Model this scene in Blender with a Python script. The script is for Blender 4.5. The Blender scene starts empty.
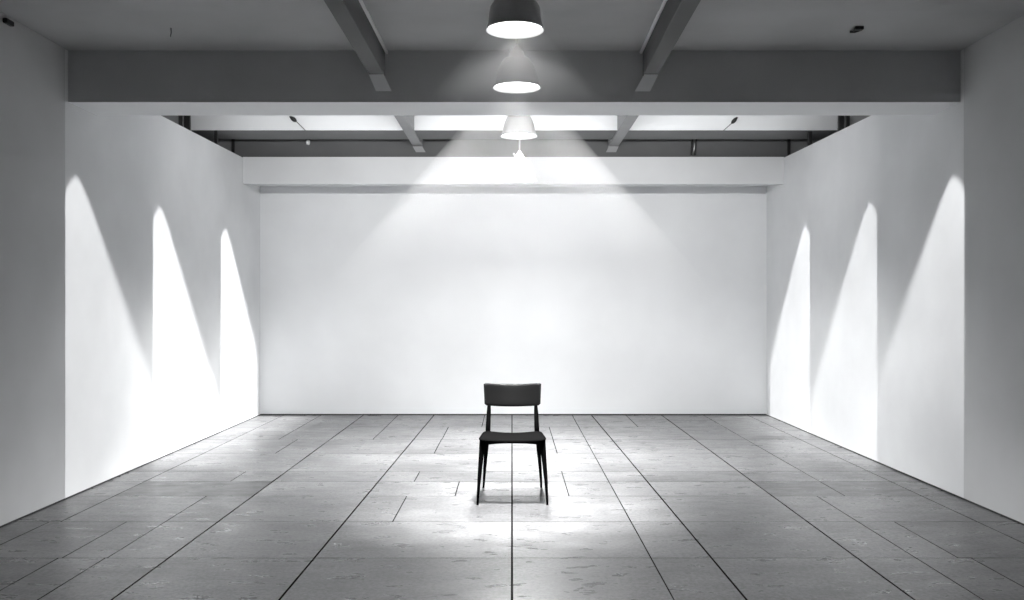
import bpy, bmesh, math, random
from mathutils import Vector
random.seed(7)
S = bpy.context.scene
COL = S.collection
PI = math.pi

# ------------------------------------------------------------------ camera constants (1024 x 600)
F = 900.0; HX = 512.0; HY = 306.0; CZ = 1.4
def at(x, y, d):
    """photo pixel + distance along the room -> world point"""
    return Vector(((x - HX) / F * d, d, CZ + (HY - y) / F * d))

cam = bpy.data.cameras.new('camera')
cam.sensor_width = 36.0
cam.lens = F / 1024 * 36.0
cam.shift_y = 6.0 / 1024
cam.clip_start = 0.05
co = bpy.data.objects.new('camera', cam); COL.objects.link(co)
co.location = (0, 0, CZ); co.rotation_euler = (PI / 2, 0, 0)
S.camera = co

# ------------------------------------------------------------------ materials
def new_mat(name):
    m = bpy.data.materials.new(name); m.use_nodes = True
    nt = m.node_tree
    return m, nt, nt.nodes['Principled BSDF']

def g3(v, cool=0.0):
    return (v * (1 - cool), v, v * (1 + cool), 1)

def plaster(name, v, rough=0.8, var=0.06, scale=1.3, bump=0.02, cool=0.012):
    """matt paint / plaster: broad cloudy variation plus fine grain"""
    m, nt, p = new_mat(name)
    tc = nt.nodes.new('ShaderNodeTexCoord')
    n1 = nt.nodes.new('ShaderNodeTexNoise'); n1.inputs['Scale'].default_value = scale; n1.inputs['Detail'].default_value = 5
    n2 = nt.nodes.new('ShaderNodeTexNoise'); n2.inputs['Scale'].default_value = 60; n2.inputs['Detail'].default_value = 3
    r = nt.nodes.new('ShaderNodeValToRGB')
    r.color_ramp.elements[0].position = 0.3; r.color_ramp.elements[1].position = 0.7
    r.color_ramp.elements[0].color = g3(v * (1 - var), cool); r.color_ramp.elements[1].color = g3(min(v * (1 + var), .93), cool)
    b = nt.nodes.new('ShaderNodeBump'); b.inputs['Strength'].default_value = bump * 5; b.inputs['Distance'].default_value = 0.002
    nt.links.new(tc.outputs['Object'], n1.inputs['Vector']); nt.links.new(tc.outputs['Object'], n2.inputs['Vector'])
    nt.links.new(n1.outputs['Fac'], r.inputs['Fac']); nt.links.new(r.outputs['Color'], p.inputs['Base Color'])
    nt.links.new(n2.outputs['Fac'], b.inputs['Height']); nt.links.new(b.outputs['Normal'], p.inputs['Normal'])
    p.inputs['Roughness'].default_value = rough
    p.inputs['Specular IOR Level'].default_value = 0.2
    return m

def solid(name, v, rough=0.5, metal=0.0, spec=0.5, emit=0.0):
    m, nt, p = new_mat(name)
    n = nt.nodes.new('ShaderNodeTexNoise'); n.inputs['Scale'].default_value = 25
    r = nt.nodes.new('ShaderNodeValToRGB')
    r.color_ramp.elements[0].color = g3(v * .94); r.color_ramp.elements[1].color = g3(min(1, v * 1.06))
    nt.links.new(n.outputs['Fac'], r.inputs['Fac']); nt.links.new(r.outputs['Color'], p.inputs['Base Color'])
    p.inputs['Roughness'].default_value = rough; p.inputs['Metallic'].default_value = metal
    p.inputs['Specular IOR Level'].default_value = spec
    if emit:
        p.inputs['Emission Color'].default_value = (1, 1, 1, 1); p.inputs['Emission Strength'].default_value = emit
    return m

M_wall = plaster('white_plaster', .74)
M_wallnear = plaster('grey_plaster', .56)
M_back = plaster('back_plaster', .80, scale=.8)
M_fascia = plaster('fascia_paint', .71, var=.04)
M_rear = plaster('rear_plaster', .08)
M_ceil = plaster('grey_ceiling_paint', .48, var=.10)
M_face = plaster('grey_beam_paint', .64, var=.08)
M_soffit = plaster('white_soffit_paint', .90, var=.03)
M_farceil = plaster('white_ceiling_paint', .85, var=.03)
M_band = plaster('white_band_paint', .82, var=.03)
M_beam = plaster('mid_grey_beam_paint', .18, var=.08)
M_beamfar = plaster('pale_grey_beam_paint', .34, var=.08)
M_plate = plaster('pale_plate_paint', .85, var=.05)
M_dark = plaster('charcoal_paint', .14, var=.1)
M_darkmid = plaster('dark_grey_paint', .19, var=.1)
M_black = solid('black_metal', .012, .45)
M_chair = solid('black_stained_wood', .004, .7, spec=.0)
M_chairback = solid('black_satin_backrest', .010, .45, spec=.22)
M_shade = solid('grey_enamel', .55, .38, spec=.4)
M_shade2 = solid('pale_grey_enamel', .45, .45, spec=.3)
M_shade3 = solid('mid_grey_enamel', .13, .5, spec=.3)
M_shadeglare = solid('glare_white_shade', .9, .5)  # furthest lamp's blown-out glow put into its shade colour
M_shadein = solid('white_enamel', .85, .5)
M_glow = solid('opal_diffuser', .9, .4, emit=5.0)
M_steel = solid('brushed_steel', .55, .3, metal=.9)
M_white = solid('white_plastic', .8, .4)
M_trim = plaster('pale_conduit', .85)
M_gap = solid('shadow_gap', .03, .8)
M_groove = solid('dark_joint', .008, .9, spec=.0)

def floor_mat():
    m, nt, p = new_mat('concrete_slabs')
    N = nt.nodes.new; L = nt.links.new
    tc = N('ShaderNodeTexCoord')
    at_ = N('ShaderNodeAttribute'); at_.attribute_name = 'tone'
    sx = N('ShaderNodeMapping'); sx.inputs['Scale'].default_value = (.7, 1.6, 1)
    L(tc.outputs['Object'], sx.inputs['Vector'])
    n1 = N('ShaderNodeTexNoise'); n1.inputs['Scale'].default_value = 1.4; n1.inputs['Detail'].default_value = 4; n1.inputs['Roughness'].default_value = .6
    n2 = N('ShaderNodeTexNoise'); n2.inputs['Scale'].default_value = 42; n2.inputs['Detail'].default_value = 5; n2.inputs['Roughness'].default_value = .75
    n3 = N('ShaderNodeTexNoise'); n3.inputs['Scale'].default_value = 6; n3.inputs['Detail'].default_value = 4; n3.inputs['Roughness'].default_value = .55
    L(sx.outputs['Vector'], n1.inputs['Vector']); L(tc.outputs['Object'], n2.inputs['Vector']); L(sx.outputs['Vector'], n3.inputs['Vector'])
    def mr(src, a, b, c, d):
        r = N('ShaderNodeMapRange'); r.inputs['From Min'].default_value = a; r.inputs['From Max'].default_value = b
        r.inputs['To Min'].default_value = c; r.inputs['To Max'].default_value = d; L(src, r.inputs['Value']); return r.outputs['Result']
    def mu(a, b):
        x = N('ShaderNodeMath'); x.operation = 'MULTIPLY'; L(a, x.inputs[0])
        if isinstance(b, float): x.inputs[1].default_value = b
        else: L(b, x.inputs[1])
        return x.outputs[0]
    v = mu(mr(n1.outputs['Fac'], .32, .68, .68, 1.28), mr(n2.outputs['Fac'], .38, .62, .62, 1.42))
    v = mu(v, mr(n3.outputs['Fac'], .3, .7, .86, 1.12))
    v = mu(v, at_.outputs['Fac'])
    cc = N('ShaderNodeCombineColor'); L(v, cc.inputs[0]); L(v, cc.inputs[1]); L(mu(v, 1.015), cc.inputs[2])
    L(cc.outputs['Color'], p.inputs['Base Color'])
    L(mr(n3.outputs['Fac'], .3, .7, .24, .42), p.inputs['Roughness'])
    p.inputs['Specular IOR Level'].default_value = .5
    b = N('ShaderNodeBump'); b.inputs['Strength'].default_value = .03; b.inputs['Distance'].default_value = .002
    L(n2.outputs['Fac'], b.inputs['Height']); return m
M_floor = floor_mat()

class X:
    """tiny expression builder for light nodes"""
    def __init__(s, nt, sock): s.nt = nt; s.s = sock
    def op(s, o, b=None, c=None):
        n = s.nt.nodes.new('ShaderNodeMath'); n.operation = o
        for i, q in enumerate((s, b, c)):
            if q is None: continue
            if isinstance(q, X): s.nt.links.new(q.s, n.inputs[i])
            else: n.inputs[i].default_value = q
        return X(s.nt, n.outputs[0])
    def __add__(s, b): return s.op('ADD', b)
    def __sub__(s, b): return s.op('SUBTRACT', b)
    def __mul__(s, b): return s.op('MULTIPLY', b)
    def __truediv__(s, b): return s.op('DIVIDE', b)
    def step(s, a, b):
        n = s.nt.nodes.new('ShaderNodeMapRange'); n.interpolation_type = 'SMOOTHSTEP'
        n.inputs['From Min'].default_value = a; n.inputs['From Max'].default_value = b
        s.nt.links.new(s.s, n.inputs['Value']); return X(s.nt, n.outputs['Result'])

R0 = .165
TAN = math.tan(math.radians(40))
def haze_mat(name, dens, h_full, h_end, p=.6, core=.3):
    """air that scatters the lamp's light: a touch denser towards the rim of the cone, thinning out downwards"""
    m = bpy.data.materials.new(name); m.use_nodes = True
    nt = m.node_tree; nt.nodes.clear()
    N = nt.nodes.new; L = nt.links.new
    o = N('ShaderNodeOutputMaterial'); v = N('ShaderNodeVolumeScatter'); v.inputs['Color'].default_value = (1, 1, 1, 1)
    tc = N('ShaderNodeTexCoord'); sp = N('ShaderNodeSeparateXYZ'); L(tc.outputs['Object'], sp.inputs[0])
    x, y, z = (X(nt, sp.outputs[k]) for k in range(3))
    h = z * -1.0
    q = (x * x + y * y).op('SQRT') / (h * TAN + R0)
    rad = q.op('MINIMUM', 1.0).op('POWER', 5.0) * (1 - core) + core
    hh = (h + .12).op('MAXIMUM', .01).op('POWER', p)
    d = rad * hh * (h.step(h_full, h_end) * -1.0 + 1.0) * dens
    L(d.s, v.inputs['Density']); L(v.outputs[0], o.inputs['Volume'])
    return m

# ------------------------------------------------------------------ mesh helpers
def link(name, bm, mat, parent=None, smooth=False, bevel=0.0):
    me = bpy.data.meshes.new(name)
    bmesh.ops.recalc_face_normals(bm, faces=bm.faces)
    bm.to_mesh(me); bm.free()
    for mm in (mat if isinstance(mat, (list, tuple)) else [mat]): me.materials.append(mm)
    if smooth:
        for p in me.polygons: p.use_smooth = True
    o = bpy.data.objects.new(name, me); COL.objects.link(o)
    if parent: o.parent = parent
    if bevel:
        b = o.modifiers.new('bevel', 'BEVEL'); b.width = bevel; b.segments = 2; b.limit_method = 'ANGLE'
    return o

def hexa(bm, pts, mi=0):
    """pts: 4 bottom (ccw) + 4 top"""
    v = [bm.verts.new(p) for p in pts]
    fs = []
    for q in ((0, 3, 2, 1), (4, 5, 6, 7), (0, 1, 5, 4), (1, 2, 6, 5), (2, 3, 7, 6), (3, 0, 4, 7)):
        f = bm.faces.new([v[i] for i in q]); f.material_index = mi; fs.append(f)
    return fs

def box(bm, x0, x1, y0, y1, z0, z1, mi=0):
    return hexa(bm, [(x0, y0, z0), (x1, y0, z0), (x1, y1, z0), (x0, y1, z0),
                     (x0, y0, z1), (x1, y0, z1), (x1, y1, z1), (x0, y1, z1)], mi)

def tube(bm, pts, radii, n=14, cap=True, squash=None):
    """swept round section along a polyline"""
    pts = [Vector(p) for p in pts]; rings = []
    for i, p in enumerate(pts):
        t = (pts[min(i + 1, len(pts) - 1)] - pts[max(i - 1, 0)]).normalized()
        ref = Vector((0, 1, 0)) if abs(t.y) < .9 else Vector((1, 0, 0))
        a = t.cross(ref).normalized(); b = t.cross(a).normalized()
        r = radii[i] if isinstance(radii, (list, tuple)) else radii
        ra, rb = r if isinstance(r, tuple) else (r, r)
        rings.append([bm.verts.new(p + a * ra * math.cos(2 * PI * k / n) + b * rb * math.sin(2 * PI * k / n)) for k in range(n)])
    for i in range(len(rings) - 1):
        for k in range(n):
            bm.faces.new((rings[i][k], rings[i][(k + 1) % n], rings[i + 1][(k + 1) % n], rings[i + 1][k]))
    if cap:
        bm.faces.new(rings[0][::-1]); bm.faces.new(rings[-1])

def lathe(bm, prof, n=48, close=False):
    rings = []
    for r, z in prof:
        if r < 1e-5: rings.append([bm.verts.new((0, 0, z))])
        else: rings.append([bm.verts.new((r * math.cos(2 * PI * k / n), r * math.sin(2 * PI * k / n), z)) for k in range(n)])
    for a, b in zip(rings, rings[1:]):
        for k in range(n):
            k2 = (k + 1) % n
            if len(a) == 1: bm.faces.new((a[0], b[k], b[k2]))
            elif len(b) == 1: bm.faces.new((a[k], a[k2], b[0]))
            else: bm.faces.new((a[k], a[k2], b[k2], b[k]))

def empty(name, loc, label=None, cat=None, group=None, kind=None, rot=(0, 0, 0)):
    o = bpy.data.objects.new(name, None); COL.objects.link(o)
    o.location = loc; o.rotation_euler = rot; o.empty_display_size = .1
    return tag(o, label, cat, group, kind)

def tag(o, label=None, cat=None, group=None, kind=None):
    if label: o['label'] = label
    if cat: o['category'] = cat
    if group: o['group'] = group
    if kind: o['kind'] = kind
    return o

def struct(name, bm, mat, label, cat, bevel=0.0):
    return tag(link(name, bm, mat, bevel=bevel), label, cat, None, 'structure')

# ------------------------------------------------------------------ room shell
XL, XR, D = -3.235, 3.270, 11.56
Y0 = -2.5
YB0, YB1, ZB0, ZC = 6.56, 7.02, 2.886, 3.260        # cross beam and near ceiling
ZP = 3.183                                            # top of the side walls in the far bay
ZF = 3.53                                             # far ceiling
YF0 = 10.82                                           # far fascia
YW = 10.95                                            # dark far cross beam

# floor: concrete slabs with open joints, one mesh
def build_floor():
    bm = bmesh.new()
    lay = bm.faces.layers.float.new('tone_f')
    g = .0036
    rows = [(D, 10.42, [-2.93, -2.45, -1.91, -1.46, -1.02, -.35, 0, .77, 1.05, 1.46, 1.915, 2.46, 3.0]),
            (10.42, 9.45, [-2.93, -2.45, -1.91, -1.46, -1.02, -.735, 0, .43, .77, 1.05, 1.915, 2.46, 3.0]),
            (9.45, 8.55, [-2.93, -2.25, -1.91, -1.02, -.74, 0, .43, .77, 1.06, 1.915, 2.46, 3.0]),
            (8.55, 7.62, [-2.93, -1.91, -1.03, 0, .77, 1.06, 1.915, 2.46, 3.01]),
            (7.62, 7.18, [-2.93, -2.25, -1.91, -1.03, -.78, 0, .42, .78, 1.07, 1.915, 2.46, 3.01]),
            (7.18, 6.63, [-2.93, -1.91, -1.03, -.42, 0, .42, .77, 1.07, 1.915, 2.44, 3.01]),
            (6.63, 5.84, [-2.93, -2.25, -1.91, -1.05, -.775, 0, .765, 1.08, 1.915, 2.23, 3.03]),
            (5.84, 5.0, [-3.0, -2.5, -2.25, -1.91, -1.06, 0, .77, 1.09, 1.915, 2.24, 2.48, 3.04]),
            (5.0, 4.12, [-3.0, -2.52, -2.26, -1.92, -1.08, 0, .775, 1.11, 1.925, 2.27, 2.55, 3.05])]
    y = 4.12
    while y > Y0:
        rows.append((y, y - .86, [-2.93, -2.25, -1.92, -1.08, 0, .78, 1.1, 1.92, 2.27, 3.05])); y -= .86
    def jx(v, y):
        if -1.12 < v < -1.0: return -1.0 - .0150 * (D - y)
        if 1.03 < v < 1.12: return 1.02 + .0135 * (D - y)
        if .76 < v < .79: return .772
        if 2.2 < v < 2.3: return 2.245
        if 2.43 < v < 2.47: return 2.455
        if 2.99 < v < 3.06: return 3.02
        if abs(v - 1.92) < .012: return 1.918
        if abs(v + 1.915) < .012: return -1.908
        return v
    for (yb, yf, xs) in rows:
        yf = max(yf, Y0)
        xs = [XL] + xs + [XR]
        for a, b in zip(xs, xs[1:]):
            t = random.uniform(.87, 1.1)
            mid = (a + b) / 2
            if abs(yb - 7.18) < .01 and mid < -1.95 and mid > -2.9: t = .40
            if abs(yb - 7.18) < .01 and 1.92 < mid < 3.0: t = .58
            if abs(yb - 7.62) < .01 and 1.1 < mid < 2.46: t = .8
            ga = g * (1.6 if abs(a) < .01 or abs(abs(a) - 1.07) < .06 or abs(abs(a) - 1.915) < .02 else 1)
            gb = g * (1.6 if abs(b) < .01 or abs(abs(b) - 1.07) < .06 or abs(abs(b) - 1.915) < .02 else 1)
            ax0, ax1, bx0, bx1 = jx(a, yf) + ga, jx(a, yb) + ga, jx(b, yf) - gb, jx(b, yb) - gb
            fr, bk = yf + g, yb - g
            for f in hexa(bm, [(ax0, fr, -.02), (bx0, fr, -.02), (bx1, bk, -.02), (ax1, bk, -.02),
                               (ax0, fr, 0), (bx0, fr, 0), (bx1, bk, 0), (ax1, bk, 0)]):
                f[lay] = t
                if min(q.co.z for q in f.verts) < -.01: f.material_index = 1
    for f in box(bm, XL - .35, XR + .35, Y0 - .1, D + .3, -.15, -.02): f[lay] = .03; f.material_index = 1
    me = bpy.data.meshes.new('floor')
    bmesh.ops.recalc_face_normals(bm, faces=bm.faces)
    tones = [f[lay] for f in bm.faces]
    bm.to_mesh(me); bm.free()
    for nme in [a.name for a in me.attributes]:
        if nme == 'tone_f': me.attributes.remove(me.attributes[nme])
    at_ = me.attributes.new('tone', 'FLOAT', 'FACE')
    for i, t in enumerate(tones): at_.data[i].value = t * FLOOR_V
    me.materials.append(M_floor); me.materials.append(M_groove)
    o = bpy.data.objects.new('floor', me); COL.objects.link(o)
    tag(o, 'grey concrete slab floor with dark open joints', 'floor', None, 'structure')
FLOOR_V = .118
build_floor()

T = .22
def side_wall(sgn, X):
    bm = bmesh.new()
    xa, xb = (X - T, X) if sgn < 0 else (X, X + T)
    yc = 6.515
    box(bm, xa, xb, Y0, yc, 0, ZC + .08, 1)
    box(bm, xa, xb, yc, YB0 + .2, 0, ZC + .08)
    za = ZP - (.045 if sgn < 0 else .075); ya = YB0 + .2
    hexa(bm, [(xa, ya, 0), (xb, ya, 0), (xb, YF0, 0), (xa, YF0, 0), (xa, ya, za), (xb, ya, za), (xb, YF0, ZP), (xa, YF0, ZP)])
    box(bm, xa, xb, YF0, D, 0, ZP)
    bmesh.ops.remove_doubles(bm, verts=bm.verts, dist=1e-5)
    return bm
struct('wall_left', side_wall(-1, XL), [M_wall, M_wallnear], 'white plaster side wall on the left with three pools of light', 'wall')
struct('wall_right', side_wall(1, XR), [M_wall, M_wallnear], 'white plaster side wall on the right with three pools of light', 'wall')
bm = bmesh.new(); box(bm, XL - T, XR + T, D, D + .2, 0, 3.0)
struct('wall_back', bm, M_back, 'wide white wall at the far end behind the chair', 'wall')
bm = bmesh.new(); box(bm, XL - T, XR + T, Y0 - .2, Y0, 0, ZC + .08)
struct('wall_front', bm, M_rear, 'plain wall behind the camera', 'wall')

# dark gap lines along the foot of the walls
bm = bmesh.new(); box(bm, XL, XL + .008, Y0, D - .008, 0, .009); struct('baseboard_left', bm, M_gap, 'thin dark gap line along the foot of the left wall', 'baseboard')
bm = bmesh.new(); box(bm, XR - .008, XR, Y0, D - .008, 0, .009); struct('baseboard_right', bm, M_gap, 'thin dark gap line along the foot of the right wall', 'baseboard')
bm = bmesh.new(); box(bm, XL, XR, D - .008, D, 0, .014); struct('baseboard_back', bm, M_gap, 'thin dark gap line along the foot of the back wall', 'baseboard')

# near ceiling with a shallow step just inside the frame
bm = bmesh.new()
box(bm, XL - T, XR + T, 5.62, YB0 + .2, ZC, ZC + .25)
box(bm, XL - T, XR + T, Y0 - .2, 5.62, ZC - .018, ZC + .25)
struct('ceiling', bm, M_ceil, 'dark grey ceiling over the near part of the room', 'ceiling')

# near cross beam: grey face, white underside
bm = bmesh.new()
fs = box(bm, XL, XR, YB0, YB1, ZB0, ZC + .25)
bm.normal_update()
for f in fs:
    c = f.calc_center_median()
    if abs(c.z - ZB0) < 1e-4 or abs(c.y - YB1) < 1e-4: f.material_index = 1
box(bm, XL - T, XL, YB0 + .2, YB1, ZP, ZF + .2); box(bm, XR, XR + T, YB0 + .2, YB1, ZP, ZF + .2)
box(bm, XL - T, XR + T, YB0 + .25, YB1, ZC + .25, ZF + .25, 1)
struct('trim_1', bm, [M_face, M_soffit], 'deep grey cross beam spanning the room with a white underside', 'beam')

# far bay: high white ceiling, upper walls, dark cross beam, white fascia
XO = 3.90
bm = bmesh.new(); box(bm, -XO - .2, XO + .2, YB1, D + .2, ZF, ZF + .2)
struct('ceiling_far', bm, M_farceil, 'bright white ceiling beyond the cross beam', 'ceiling')
def upper_wall(s):
    bm = bmesh.new()
    def b(xa, xb, *r):
        box(bm, min(s * xa, s * xb), max(s * xa, s * xb), *r)
    xi = -XL + .07 if s < 0 else XR + .07
    b(xi, xi + .14, YB1, 9.2, ZP - .12, ZF)
    b(XO, XO + .2, YB1, D + .2, ZP - .1, ZF)
    b(xi + .18, XO + .2, YB1, D + .2, ZP - .15, ZP - .05)
    return bm
struct('wall_upper_left', upper_wall(-1), M_beam, 'grey upper wall above the top edge of the left wall', 'wall')
struct('wall_upper_right', upper_wall(1), M_beam, 'grey upper wall above the top edge of the right wall', 'wall')
bm = bmesh.new()
box(bm, -XO, XO, YW, YW + .3, 3.0, ZF)
struct('trim_2', bm, M_darkmid, 'dark grey far cross beam above the white fascia', 'beam')
# white facing band: front at 10.0 m, dark underside
bm = bmesh.new()
q0 = at(191, 130.3, 10.0); q1 = at(837.5, 130.3, 10.0)
fs = box(bm, q0.x, q1.x, 10.0, 10.54, q0.z, ZF)
bm.normal_update()
for f in fs:
    if abs(f.calc_center_median().z - q0.z) < 1e-4: f.material_index = 1
struct('trim_6', bm, [M_band, M_darkmid], 'white upper band facing the room above the dark far beam', 'band')
# recessed dark lower panel with black edge rails
bm = bmesh.new()
p0 = at(233, 139, YW - .02); p1 = at(789, 156, YW - .02)
box(bm, p0.x, p1.x, YW - .015, YW, 3.15, p0.z)
struct('trim_3', bm, M_dark, 'dark panel along the lower half of the far cross beam', 'panel')
bm = bmesh.new()
box(bm, p0.x - .01, p1.x + .01, YW - .03, YW - .001, p0.z - .008, p0.z + .012)
box(bm, p0.x - .015, p0.x + .02, YW - .03, YW - .001, 3.2, p0.z)
box(bm, p1.x - .02, p1.x + .015, YW - .03, YW - .001, 3.2, p0.z)
box(bm, XL, XR, YF0 + .02, YW - .03, ZP - .02, ZP + .012)
struct('trim_4', bm, M_black, 'thin black edging around the dark far panel', 'trim')

zf0 = CZ + (HY - 184) / F * YF0; zf1 = CZ + (HY - 186.5) / F * D
bm = bmesh.new()
hexa(bm, [(XL, YF0, zf0), (XR, YF0, zf0), (XR, D, zf1), (XL, D, zf1),
          (XL, YF0, 3.192), (XR, YF0, 3.192), (XR, D, 3.192), (XL, D, 3.192)])
struct('trim_5', bm, M_fascia, 'white box fascia along the top of the back wall', 'fascia')

# dark posts standing on the wall tops in the far bay
def post(px, pw, lab):
    """stands on the wall top just behind its inner face"""
    left = px < HX
    edge = px + pw / 2 if left else px - pw / 2
    X0 = (XL if left else XR) + (-.006 if left else .006)
    d = F * X0 / (edge - HX)
    w_ = pw / F * d * (-1 if left else 1)
    bm = bmesh.new(); box(bm, min(X0, X0 + w_), max(X0, X0 + w_), d, d + .03, ZP - .16, 3.335 if 'slim' in lab else ZF)
    tag(link('steel_post', bm, M_black, bevel=.004), lab, 'post', 'steel posts above the side walls')
post(180.3, 4.2, 'black steel post above the left wall, nearest to the cross beam')
post(186.8, 6.0, 'wider black steel post above the left wall at the edge of the white band')
post(215.8, 3.4, 'slim black steel post above the left wall, close to the dark far panel')
post(848.0, 4.0, 'black steel post above the right wall, nearest to the cross beam')
post(841.5, 5.4, 'wider black steel post above the right wall at the edge of the white band')
post(810.2, 4.2, 'slim black steel post above the right wall, close to the dark far panel')

# ------------------------------------------------------------------ longitudinal beams
def long_beam(label, xa0, xa1, xb0, xb1, ya, yb, z0, z1, mat, inner, plate, strip):
    """ya..yb along the room; (xa0, xa1) at the near end, (xb0, xb1) at the far end"""
    r = empty('ceiling_beam', ((xb0 + xb1) / 2, yb, z0), label, 'beam', 'ceiling beams running down the room')
    o = Vector(r.location)
    def loc(p): return tuple(Vector(p) - o)
    bm = bmesh.new()
    hexa(bm, [loc(p) for p in ((xa0, ya, z0), (xa1, ya, z0), (xb1, yb, z0), (xb0, yb, z0),
                               (xa0, ya, z1), (xa1, ya, z1), (xb1, yb, z1), (xb0, yb, z1))])
    link('beam_body', bm, mat, r, bevel=.003)
    # sloping end plate under the beam where it meets the cross beam
    (t0, t1), (b0, b1), yt, ybm = plate
    bm = bmesh.new()
    zt = z0 - .001
    q = [at(*t0, ybm), at(*t1, ybm), at(*b1, ybm), at(*b0, ybm)]
    tp = [Vector((v.x, yt, zt)) for v in q[:2]]
    th = Vector((0, 0, .02))
    hexa(bm, [loc(v) for v in (tp[0], tp[1], q[2] + Vector((0, -.004, 0)), q[3] + Vector((0, -.004, 0)),
                               Vector((tp[0].x, yb - .002, zt)), Vector((tp[1].x, yb - .002, zt)),
                               q[2] + Vector((0, -.001, .004)), q[3] + Vector((0, -.001, .004)))])
    tag(link('end_plate', bm, M_plate if mat is M_beam else M_beamfar, r), 'paler sloping end plate')
    # pale conduit along the inner top edge
    xi_a, xi_b = (xa1, xb1) if inner > 0 else (xa0, xb0)
    bm = bmesh.new()
    c = .012 if strip else .008
    tube(bm, [loc((xi_a + inner * (c + .001), ya, z1 - c - .019)), loc((xi_b + inner * (c + .001), yb - .005, z1 - c - .001))], c, 10)
    tag(link('conduit', bm, M_trim, r, smooth=True), 'thin pale conduit along the top edge')

zb = at(0, 76.3, YB0).z
long_beam('dark grey ceiling beam above the left side of the chair, in front of the cross beam',
          -1.03, -.935, -1.033, -.925, Y0, YB0, zb, ZC, M_beam, 1,
          (((370, 76.3), (384.7, 76.3)), ((376, 91.3), (391.7, 91.3)), YB0 - .06, YB0), True)
long_beam('dark grey ceiling beam above the right side of the chair, in front of the cross beam',
          .83, .935, .952, 1.058, Y0, YB0, zb, ZC, M_beam, -1,
          (((643, 76.3), (657, 76.3)), ((634.7, 91.5), (650, 91.5)), YB0 - .06, YB0), True)
zb2 = at(0, 147, YW).z
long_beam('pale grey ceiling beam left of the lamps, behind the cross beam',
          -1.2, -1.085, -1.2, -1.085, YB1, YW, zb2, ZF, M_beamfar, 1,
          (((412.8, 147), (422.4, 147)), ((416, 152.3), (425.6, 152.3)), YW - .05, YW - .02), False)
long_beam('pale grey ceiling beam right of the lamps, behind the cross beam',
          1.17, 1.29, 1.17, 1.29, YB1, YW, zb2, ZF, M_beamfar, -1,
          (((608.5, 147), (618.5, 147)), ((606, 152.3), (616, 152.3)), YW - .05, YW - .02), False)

# ------------------------------------------------------------------ small ceiling fittings
def spot_head(loc, tip, anchor, label, size):
    """black teardrop spotlight head on a thin arm"""
    r = empty('ceiling_spotlight', loc, label, 'spotlight', 'black ceiling spotlights')
    a = Vector(tip); ax = a.normalized(); Ln = a.length
    bm = bmesh.new()
    prof = [(0, .12), (.10, .42), (.26, .72), (.44, .95), (.62, 1.0), (.80, .85), (.92, .55), (1.0, .25)]
    tube(bm, [ax * (Ln * (1 - t)) for t, _ in prof], [size * k for _, k in prof], 16)
    link('lamp_head', bm, M_black, r, smooth=True)
    bm = bmesh.new(); tube(bm, [(0, 0, 0), Vector(anchor) * .5, Vector(anchor)], .0045, 8)
    link('arm', bm, M_darkmid, r, smooth=True)
# far bay pair (hang just below the white ceiling)
dS = 9.93
a = at(296.5, 121.5, dS); t = at(289.5, 116.2, dS) - a; h = at(305.5, 130.5, dS) - a
spot_head(a, t, h, 'black teardrop spotlight on the white band, above the left wall', .024)
a = at(731.5, 123.5, dS); t = at(737.5, 117.0, dS) - a; h = at(723.5, 130.5, dS) - a
spot_head(a, t, h, 'black teardrop spotlight on the white band, above the right wall', .022)

# twin-finned fitting on the near ceiling
dN = 1.8665 * F / (HY - 27)
c = at(857, 27, dN)
r = empty('ceiling_bracket', (c.x, c.y, ZC), 'small black bracket on the dark ceiling above the right wall', 'bracket')
bm = bmesh.new(); hexa(bm, [(-.028, -.045, -.022), (.03, -.045, -.022), (.03, .0, -.022), (-.022, .0, -.022),
                            (-.028, -.045, 0), (.03, -.045, 0), (.03, 0, 0), (-.022, 0, 0)])
link('plate', bm, M_black, r, bevel=.004)
bm = bmesh.new(); tube(bm, [(-.03, .045, -.012), (0, .04, -.014), (.03, .018, -.012)], [.008, .008, .004], 10)
link('clip', bm, M_black, r, smooth=True)
bm = bmesh.new(); tube(bm, [(-.01, 0, -.006), (-.01, .03, -.01)], .006, 8)
link('stem', bm, M_black, r, smooth=True)
c = at(171, 22, dN)
bm = bmesh.new(); tube(bm, [(0, 0, 0), (.002, 0, -.03), (-.004, .0, -.055), (-.001, 0, -.06)], [.004, .0035, .003, .002], 8)
o = link('ceiling_hook', bm, M_dark, smooth=True); o.location = (c.x, c.y, ZC)
tag(o, 'thin dark hook hanging from the grey ceiling above the left wall', 'hook')
c = Vector((XL, 5.76, CZ + (HY - 22.5) / F * 5.76))
bm = bmesh.new(); box(bm, 0, .03, -.05, .04, -.016, .016)
o = link('wall_clip', bm, M_black, bevel=.006); o.location = c
tag(o, 'small black clip high on the left wall at the edge of the picture', 'clip')

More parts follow.
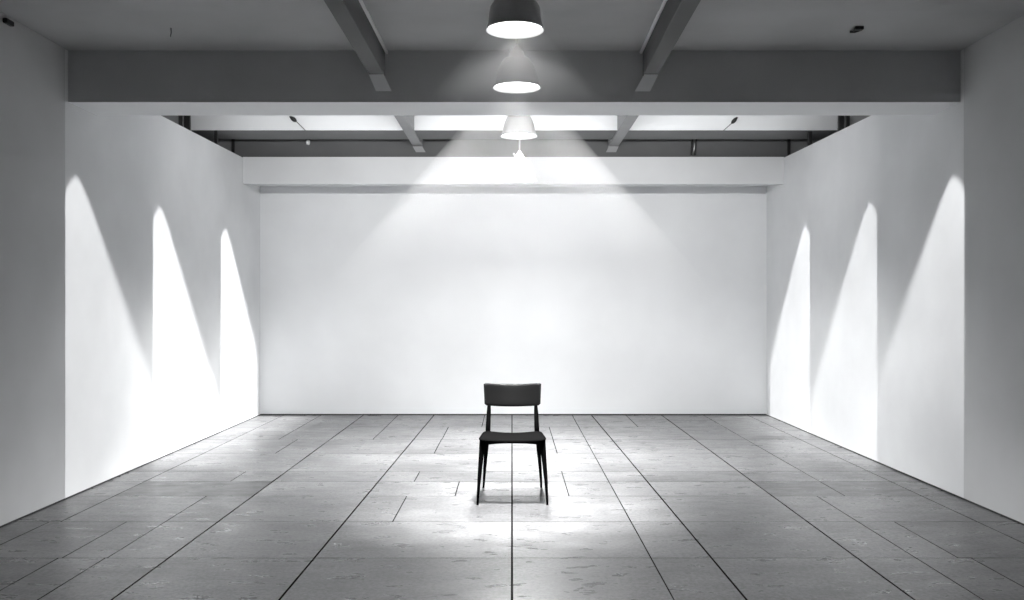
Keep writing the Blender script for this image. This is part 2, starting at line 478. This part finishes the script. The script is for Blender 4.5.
# sensor and pipe on the dark far panel
c = at(308.5, 139.5, YW - .03)
r = empty('ceiling_sensor', c, 'small white sensor on a black bracket on the dark far panel', 'sensor')
bm = bmesh.new(); box(bm, -.03, .035, -.03, .0, -.012, .012); link('bracket', bm, M_black, r, bevel=.003)
bm = bmesh.new(); lathe(bm, [(0, -.07), (.016, -.066), (.024, -.05), (.024, -.03), (.016, -.014), (0, -.01)], 20)
link('sensor_body', bm, M_white, r, smooth=True).location = (0, -.02, 0)
c0 = at(694.5, 139.5, YW - .05); c1 = at(693.3, 155, YW - .05)
r = empty('steel_pipe', c0, 'short steel pipe with black brackets on the dark far panel', 'pipe')
bm = bmesh.new(); tube(bm, [(0, 0, 0), (c1 - c0) * .45 + Vector((.004, 0, 0)), (c1 - c0)], .011, 12); link('pipe_body', bm, M_steel, r, smooth=True)
for sx in (-1, 1):
    bm = bmesh.new(); hexa(bm, [(sx * .024 - .007 - .013, .0, c1.z - c0.z), (sx * .024 + .007 - .013, .0, c1.z - c0.z), (sx * .024 + .007 - .013, .034, c1.z - c0.z), (sx * .024 - .007 - .013, .034, c1.z - c0.z),
                                (sx * .024 - .007, .0, 0), (sx * .024 + .007, .0, 0), (sx * .024 + .007, .034, 0), (sx * .024 - .007, .034, 0)])
    link('bracket', bm, M_black, r)

# ------------------------------------------------------------------ pendant lamps
R0 = .165
LAMPS = [(515, 30.5, 5.12, ZC - .018, 'grey bell pendant lamp nearest the camera, cut by the top of the picture'),
         (516.8, 88, 6.19, ZC, 'bell pendant lamp hanging just in front of the cross beam'),
         (519, 136.5, 8.0, ZF, 'bell pendant lamp half hidden behind the cross beam'),
         (519.5, 181, 8.75, ZF, 'lowest, brightest pendant lamp in front of the white fascia')]
OUT = [(R0, 0), (R0 + .003, .004), (R0 - .003, .013), (.152, .028), (.146, .045), (.140, .08), (.130, .118), (.115, .155), (.098, .185), (.082, .200),
       (.066, .207), (.058, .211), (.054, .222), (.050, .236), (.038, .257), (.022, .278), (.012, .295), (0, .296)]
OUT1 = [(R0, 0), (R0 + .003, .004), (R0 - .002, .014), (.154, .034), (.151, .06), (.147, .10), (.142, .128), (.131, .146), (.116, .157), (.113, .165), (.112, .205), (.098, .222),
        (.064, .232), (.052, .240), (.038, .257), (.022, .274), (.012, .283), (0, .284)]
IN = [(R0 - .002, .0005), (.143, .024), (.139, .06), (.128, .11), (.108, .155), (.07, .19), (0, .2)]
lamp_pts = []
proto = None
for (px, py, d, zc, lab) in LAMPS:
    p = at(px, py, d)
    lamp_pts.append(p)
    r = empty('pendant_lamp', p, lab, 'pendant lamp', 'row of bell pendant lamps')
    if proto is None:
        bm = bmesh.new(); lathe(bm, OUT1); a = link('lamp_shade', bm, M_shade, r, smooth=True)
        bm = bmesh.new(); lathe(bm, IN); b = link('reflector', bm, M_shadein, r, smooth=True)
        bm = bmesh.new(); lathe(bm, [(0, .006), (.08, .007), (.13, .010), (.1435, .016), (.13, .020), (0, .02)]); c_ = link('diffuser', bm, M_glow, r, smooth=True)
        bm = bmesh.new(); tube(bm, [(-.018, 0, .246), (-.05, 0, .25), (-.056, 0, .262), (-.05, 0, .27)], [.006, .007, .012, .008], 10); k_ = link('knob', bm, M_shade, r, smooth=True)
        proto = [a, b, c_, k_]
    else:
        for q in proto:
            n = q.copy(); COL.objects.link(n); n.parent = r
            if q is proto[0] and lab.startswith('bell pendant lamp hanging'):
                b2 = bmesh.new(); lathe(b2, OUT); me2 = bpy.data.meshes.new('lamp_shade'); bmesh.ops.recalc_face_normals(b2, faces=b2.faces)
                b2.to_mesh(me2); b2.free(); me2.materials.append(M_shade2)
                for pp in me2.polygons: pp.use_smooth = True
                n.data = me2; shade2 = me2
            elif q is proto[0]:
                n.data = shade2 if not lab.startswith('lowest') else shade2.copy()
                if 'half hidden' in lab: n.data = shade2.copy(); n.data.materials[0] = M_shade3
                if lab.startswith('lowest'): n.data.materials[0] = M_shadeglare
    bm = bmesh.new(); tube(bm, [(0, 0, .28), (0, 0, zc - p.z)], .0075, 12); tag(link('rod', bm, M_steel, r, smooth=True), 'pale thin rod')
    hh = zc - p.z
    if hh - .29 > .0:
        bm = bmesh.new(); lathe(bm, [(0, hh - .02), (.04, hh - .018), (.05, hh - .004), (.05, hh), (0, hh)], 28); link('ceiling_cap', bm, M_shade, r, smooth=True)

# ------------------------------------------------------------------ chair
def chair():
    yc = 6.33                                   # front feet
    r = empty('dining_chair', (.0035, yc, 0), 'black wooden chair with curved backrest standing alone in the middle of the floor', 'chair')
    ZS = .462
    # seat: rounded, slightly dished, thicker in the middle
    bm = bmesh.new()
    NX, NY = 28, 22
    hw0, hw1, y0, y1 = .247, .216, .030, .50
    def outline(u, v):
        # superellipse-cornered trapezoid, u,v in -1..1
        e = 8.0
        m = max(abs(u), abs(v))
        if m > 1e-6:
            n = (abs(u) ** e + abs(v) ** e) ** (1 / e)
            k = m / n; u, v = u * k, v * k
        t = (v + 1) / 2
        return u * (hw0 + (hw1 - hw0) * t), y0 + (y1 - y0) * t - .012 * (1 - u * u) * (1 - t)
    top = []; bot = []
    for j in range(NY + 1):
        rt, rb = [], []
        for i in range(NX + 1):
            u = -1 + 2 * i / NX; v = -1 + 2 * j / NY
            x, y = outline(u, v)
            m = max(abs(u), abs(v))
            edge = max(0, (m - .88) / .12)
            dish = -.020 * (1 - u * u) * (.45 + .55 * (v + 1) / 2)
            rt.append(bm.verts.new((x, y, ZS + dish - .009 * edge ** 2)))
            rb.append(bm.verts.new((x, y, ZS - .020 + dish * .55 + .006 * edge ** 2)))
        top.append(rt); bot.append(rb)
    for j in range(NY):
        for i in range(NX):
            bm.faces.new((top[j][i], top[j][i + 1], top[j + 1][i + 1], top[j + 1][i]))
            bm.faces.new((bot[j][i], bot[j + 1][i], bot[j + 1][i + 1], bot[j][i + 1]))
    for j in range(NY):
        bm.faces.new((top[j][0], top[j + 1][0], bot[j + 1][0], bot[j][0])); bm.faces.new((top[j][NX], bot[j][NX], bot[j + 1][NX], top[j + 1][NX]))
    for i in range(NX):
        bm.faces.new((top[0][i], bot[0][i], bot[0][i + 1], top[0][i + 1])); bm.faces.new((top[NY][i], top[NY][i + 1], bot[NY][i + 1], bot[NY][i]))
    link('seat', bm, M_chair, r, smooth=True)
    # backrest: curved board
    bm = bmesh.new()
    NX, NZ = 30, 10
    zb0, zb1, hw = .640, .806, .222
    fr, bk = [], []
    for j in range(NZ + 1):
        v = j / NZ; ra, rb = [], []
        for i in range(NX + 1):
            u = -1 + 2 * i / NX
            e = max(0, (abs(u) - .96) / .04)
            zlo = zb0 - .016 * (1 - u * u) + .012 * e ** 2; zhi = zb1 + .002 - .013 * (1 - u * u) - .008 * e ** 2
            z = zlo + (zhi - zlo) * v
            w = hw * (.965 + .035 * v)
            y = .565 + .055 * (1 - u * u) + .05 * v - .0
            th = .017 - .006 * max(0, abs(2 * v - 1) - .7) / .3
            ra.append(bm.verts.new((u * w, y - th / 2, z))); rb.append(bm.verts.new((u * w, y + th / 2, z)))
        fr.append(ra); bk.append(rb)
    for j in range(NZ):
        for i in range(NX):
            bm.faces.new((fr[j][i], fr[j][i + 1], fr[j + 1][i + 1], fr[j + 1][i])); bm.faces.new((bk[j][i], bk[j + 1][i], bk[j + 1][i + 1], bk[j][i + 1]))
        bm.faces.new((fr[j][0], fr[j + 1][0], bk[j + 1][0], bk[j][0])); bm.faces.new((fr[j][NX], bk[j][NX], bk[j + 1][NX], fr[j + 1][NX]))
    for i in range(NX):
        bm.faces.new((fr[0][i], bk[0][i], bk[0][i + 1], fr[0][i + 1])); bm.faces.new((fr[NZ][i], fr[NZ][i + 1], bk[NZ][i + 1], bk[NZ][i]))
    link('backrest', bm, M_chairback, r, smooth=True)
    for s in (-1, 1):
        # front leg, tapered
        bm = bmesh.new()
        tube(bm, [(s * .246, .0, .0), (s * .236, .028, .17), (s * .220, .060, .36), (s * .214, .070, .445)],
             [.0075, .0125, .0185, .0205], 18)
        link('leg', bm, M_chair, r, smooth=True)
        # rear leg rising into the back post
        bm = bmesh.new()
        tube(bm, [(s * .223, .60, .0), (s * .212, .560, .16), (s * .197, .515, .34), (s * .187, .490, .445)],
             [.0075, .012, .0165, .0185], 18)
        link('leg', bm, M_chair, r, smooth=True)
        bm = bmesh.new()
        tube(bm, [(s * .186, .490, .43), (s * .184, .508, .50), (s * .181, .565, .59), (s * .179, .603, .66), (s * .177, .627, .74)],
             [.0185, .0185, .016, (.012, .008), (.009, .004)], 18)
        link('back_post', bm, M_chair, r, smooth=True)
    # rails under the seat: shallow arched front and back, plain sides
    def rail(a, b, h0, arch, name):
        bm = bmesh.new(); A = Vector(a); B = Vector(b); n = 14
        dirv = (B - A).normalized(); nrm = Vector((-dirv.y, dirv.x, 0)) * .009
        ring = []
        for i in range(n + 1):
            t = i / n; p = A.lerp(B, t); e = abs(2 * t - 1)
            hh = h0 + arch * e ** 3
            ring.append([bm.verts.new(p - nrm), bm.verts.new(p + nrm), bm.verts.new(p + nrm - Vector((0, 0, hh))), bm.verts.new(p - nrm - Vector((0, 0, hh)))])
        for i in range(n):
            for k in range(4):
                bm.faces.new((ring[i][k], ring[i][(k + 1) % 4], ring[i + 1][(k + 1) % 4], ring[i + 1][k]))
        bm.faces.new(ring[0]); bm.faces.new(ring[-1][::-1])
        link(name, bm, M_chair, r)
    zt = ZS - .018
    rail((-.205, .075, zt - .008), (.205, .075, zt - .008), .013, .014, 'rail')
    rail((-.175, .480, zt - .012), (.175, .480, zt - .012), .016, .014, 'rail')
    rail((-.212, .085, zt - .004), (-.186, .475, zt - .004), .02, .014, 'rail')
    rail((.212, .085, zt - .004), (.186, .475, zt - .004), .02, .014, 'rail')
chair()

# ------------------------------------------------------------------ lights
def lamp(name, kind, loc, energy, size=.05, rot=(0, 0, 0), **kw):
    l = bpy.data.lights.new(name, kind); l.energy = energy
    if kind == 'AREA': l.size = size
    else: l.shadow_soft_size = size
    for k, v in kw.items(): setattr(l, k, v)
    o = bpy.data.objects.new(name, l); COL.objects.link(o); o.location = loc; o.rotation_euler = rot
    return o

HALF = math.radians(40)
TAN = math.tan(HALF)
# each bulb: narrow bright centre plus an even skirt out to the edge of the shade (reflector profile)
BULBS = [(120, 110, 24, 44, 57, 36), (2000, 420, 26, 45, 57, 36), (1300, 120, 55, 50, 70, 0), (1200, 330, 62, 60, 80, 0)]
for p, (lobe, skirt, la, s0, s1, si) in zip(lamp_pts, BULBS):
    o = lamp('pendant_bulb', 'SPOT', (p.x, p.y, p.z - .012), 1.0, .11, spot_size=2 * math.radians(84), spot_blend=.1)
    l = o.data; l.use_nodes = True; nt = l.node_tree
    em = [n for n in nt.nodes if n.type == 'EMISSION'][0]
    tc = nt.nodes.new('ShaderNodeTexCoord'); sp = nt.nodes.new('ShaderNodeSeparateXYZ'); nt.links.new(tc.outputs['Normal'], sp.inputs[0])
    cz = X(nt, sp.outputs[2]).op('ABSOLUTE')
    c = lambda a: math.cos(math.radians(a))
    sk = cz.step(c(s1), c(s0)) * skirt
    if si: sk = sk * (cz.step(c(si), c(si - 10)) * -.88 + 1.0)
    prof = cz.step(c(la), 1.0) * lobe + sk
    nt.links.new(prof.s, em.inputs['Strength'])

# lit haze under the lamps (real scattering, lit by the bulbs)
def haze(p, h, mat, lab):
    bm = bmesh.new()
    lathe(bm, [(0, 0), (R0 - .01, 0), (R0 - .01 + h * TAN, -h), (0, -h)], 64)
    o = link('haze', bm, mat); o.location = (p.x, p.y, p.z - .004)
    tag(o, lab, 'haze', 'cones of lit haze', 'stuff')
haze(lamp_pts[0], .47, haze_mat('haze_thin', 2.3, .05, .47, p=.8, core=.16), 'faint short cone of lit haze under the nearest pendant lamp')
haze(lamp_pts[1], 1.50, haze_mat('haze_bright', 0.72, .5, 1.5, p=.62, core=.006), 'bright wide cone of lit haze under the pendant lamp in front of the cross beam')
haze(lamp_pts[2], .55, haze_mat('haze_far', .05, .05, .55, p=1.0), 'short cone of lit haze under the pendant lamp behind the cross beam')

# wall washers: point sources with asymmetric wall-wash optics (a beam profile, as in a photometric file)
def washer(side, y_cut, z_apex, E, E2, a=.55, zl=2.86, EF=0.0, du=.16, k=1.15, fade=.10):
    Xw = XL if side < 0 else XR
    loc = (Xw - side * a, y_cut + .25, zl)
    o = lamp('wall_washer', 'POINT', loc, 1.0, .012)
    l = o.data; l.use_nodes = True; nt = l.node_tree
    em = [n for n in nt.nodes if n.type == 'EMISSION'][0]
    tc = nt.nodes.new('ShaderNodeTexCoord'); sp = nt.nodes.new('ShaderNodeSeparateXYZ')
    nt.links.new(tc.outputs['Normal'], sp.inputs[0])
    dx, dy, dz = (X(nt, sp.outputs[i]) for i in range(3))
    w = (dx * float(side)).op('MAXIMUM', .03)
    t = w.op('POWER', -1.0) * a
    u = dy * t + (loc[1] - y_cut)
    z = dz * t + zl
    uu = u - du
    hyp = (uu * uu + .012).op('SQRT') - .11
    zb_ = hyp * (-k) + z_apex
    depth = zb_ - z
    inside = depth.op('DIVIDE', (uu.op('ABSOLUTE') * .22 + .07)).step(0.0, 1.0)
    hard = u.step(-.012, .012)
    main = inside * hard
    zb2_ = u.op('ABSOLUTE') * -1.5 + (z_apex - .55)
    soft = (zb2_ - z).step(-.1, .9) * (hard * -1.0 + 1.0)
    fadef = (z * -1.0 + z_apex) * (-fade) + 1.0
    prof = (main * E + soft * E2) * fadef
    ok = (dx * float(side)).step(.05, .08) * ((u + y_cut).step(D - .25, D - .02) * -1.0 + 1.0) * z.step(-.25, .02)
    strength = prof * ok * (w.op('POWER', -3.0) * (a * a))
    if EF:
        dn = (dz * -1.0).op('MAXIMUM', .05)
        tf = dn.op('POWER', -1.0) * zl
        off = (dx * float(side)) * tf * -1.0 + a            # distance of the floor point from the wall
        yf = dy * tf + (loc[1] - y_cut)
        spill = (off.step(.25, 1.0) * -1.0 + 1.0) * off.step(-.01, 0.0) * yf.step(-.5, .35) * (yf.step(1.2, 2.6) * -1.0 + 1.0) * (dz * -1.0).step(.3, .35)
        spill = spill * ((yf + y_cut).step(D - .2, D - .02) * -1.0 + 1.0)
        strength = strength * (off.step(0.0, .01) * -1.0 + 1.0) + spill * EF * (dn.op('POWER', -3.0) * (zl * zl))
    nt.links.new(strength.s, em.inputs['Strength'])
    em.inputs['Color'].default_value = (1, 1, 1, 1)

WE = 19.0
washer(-1, 6.52, 2.39, 1.75 * WE, .06 * WE, EF=25, fade=.27)
washer(-1, 8.11, 2.34, 1.9 * WE, .65 * WE, EF=200, fade=-.05)
washer(-1, 10.0, 2.30, 2.2 * WE, .65 * WE, EF=200, fade=-.05)
washer(1, 6.50, 2.39, 1.9 * WE, .04 * WE, fade=.45)
washer(1, 8.06, 2.37, 1.4 * WE, .25 * WE, EF=75, fade=.2)
washer(1, 9.88, 2.32, 1.5 * WE, .25 * WE, EF=75)

# added fill light in the far bay, unseen behind the cross beam
lamp('bay_fill', 'AREA', (0, 7.2, 2.972), 56, 4.6, rot=(math.radians(86), 0, 0), shape='RECTANGLE', size_y=.06, spread=math.radians(115))

w = bpy.data.worlds.new('world'); S.world = w; w.use_nodes = True
w.node_tree.nodes['Background'].inputs[0].default_value = (.9, .95, 1, 1)
w.node_tree.nodes['Background'].inputs[1].default_value = .05

S.view_settings.view_transform = 'Standard'
S.view_settings.look = 'None'
S.view_settings.exposure = 0.0
S.cycles.max_bounces = 8; S.cycles.diffuse_bounces = 5; S.cycles.volume_bounces = 3
S.cycles.sample_clamp_indirect = 6
S.cycles.use_denoising = True
S.cycles.caustics_reflective = False; S.cycles.caustics_refractive = False
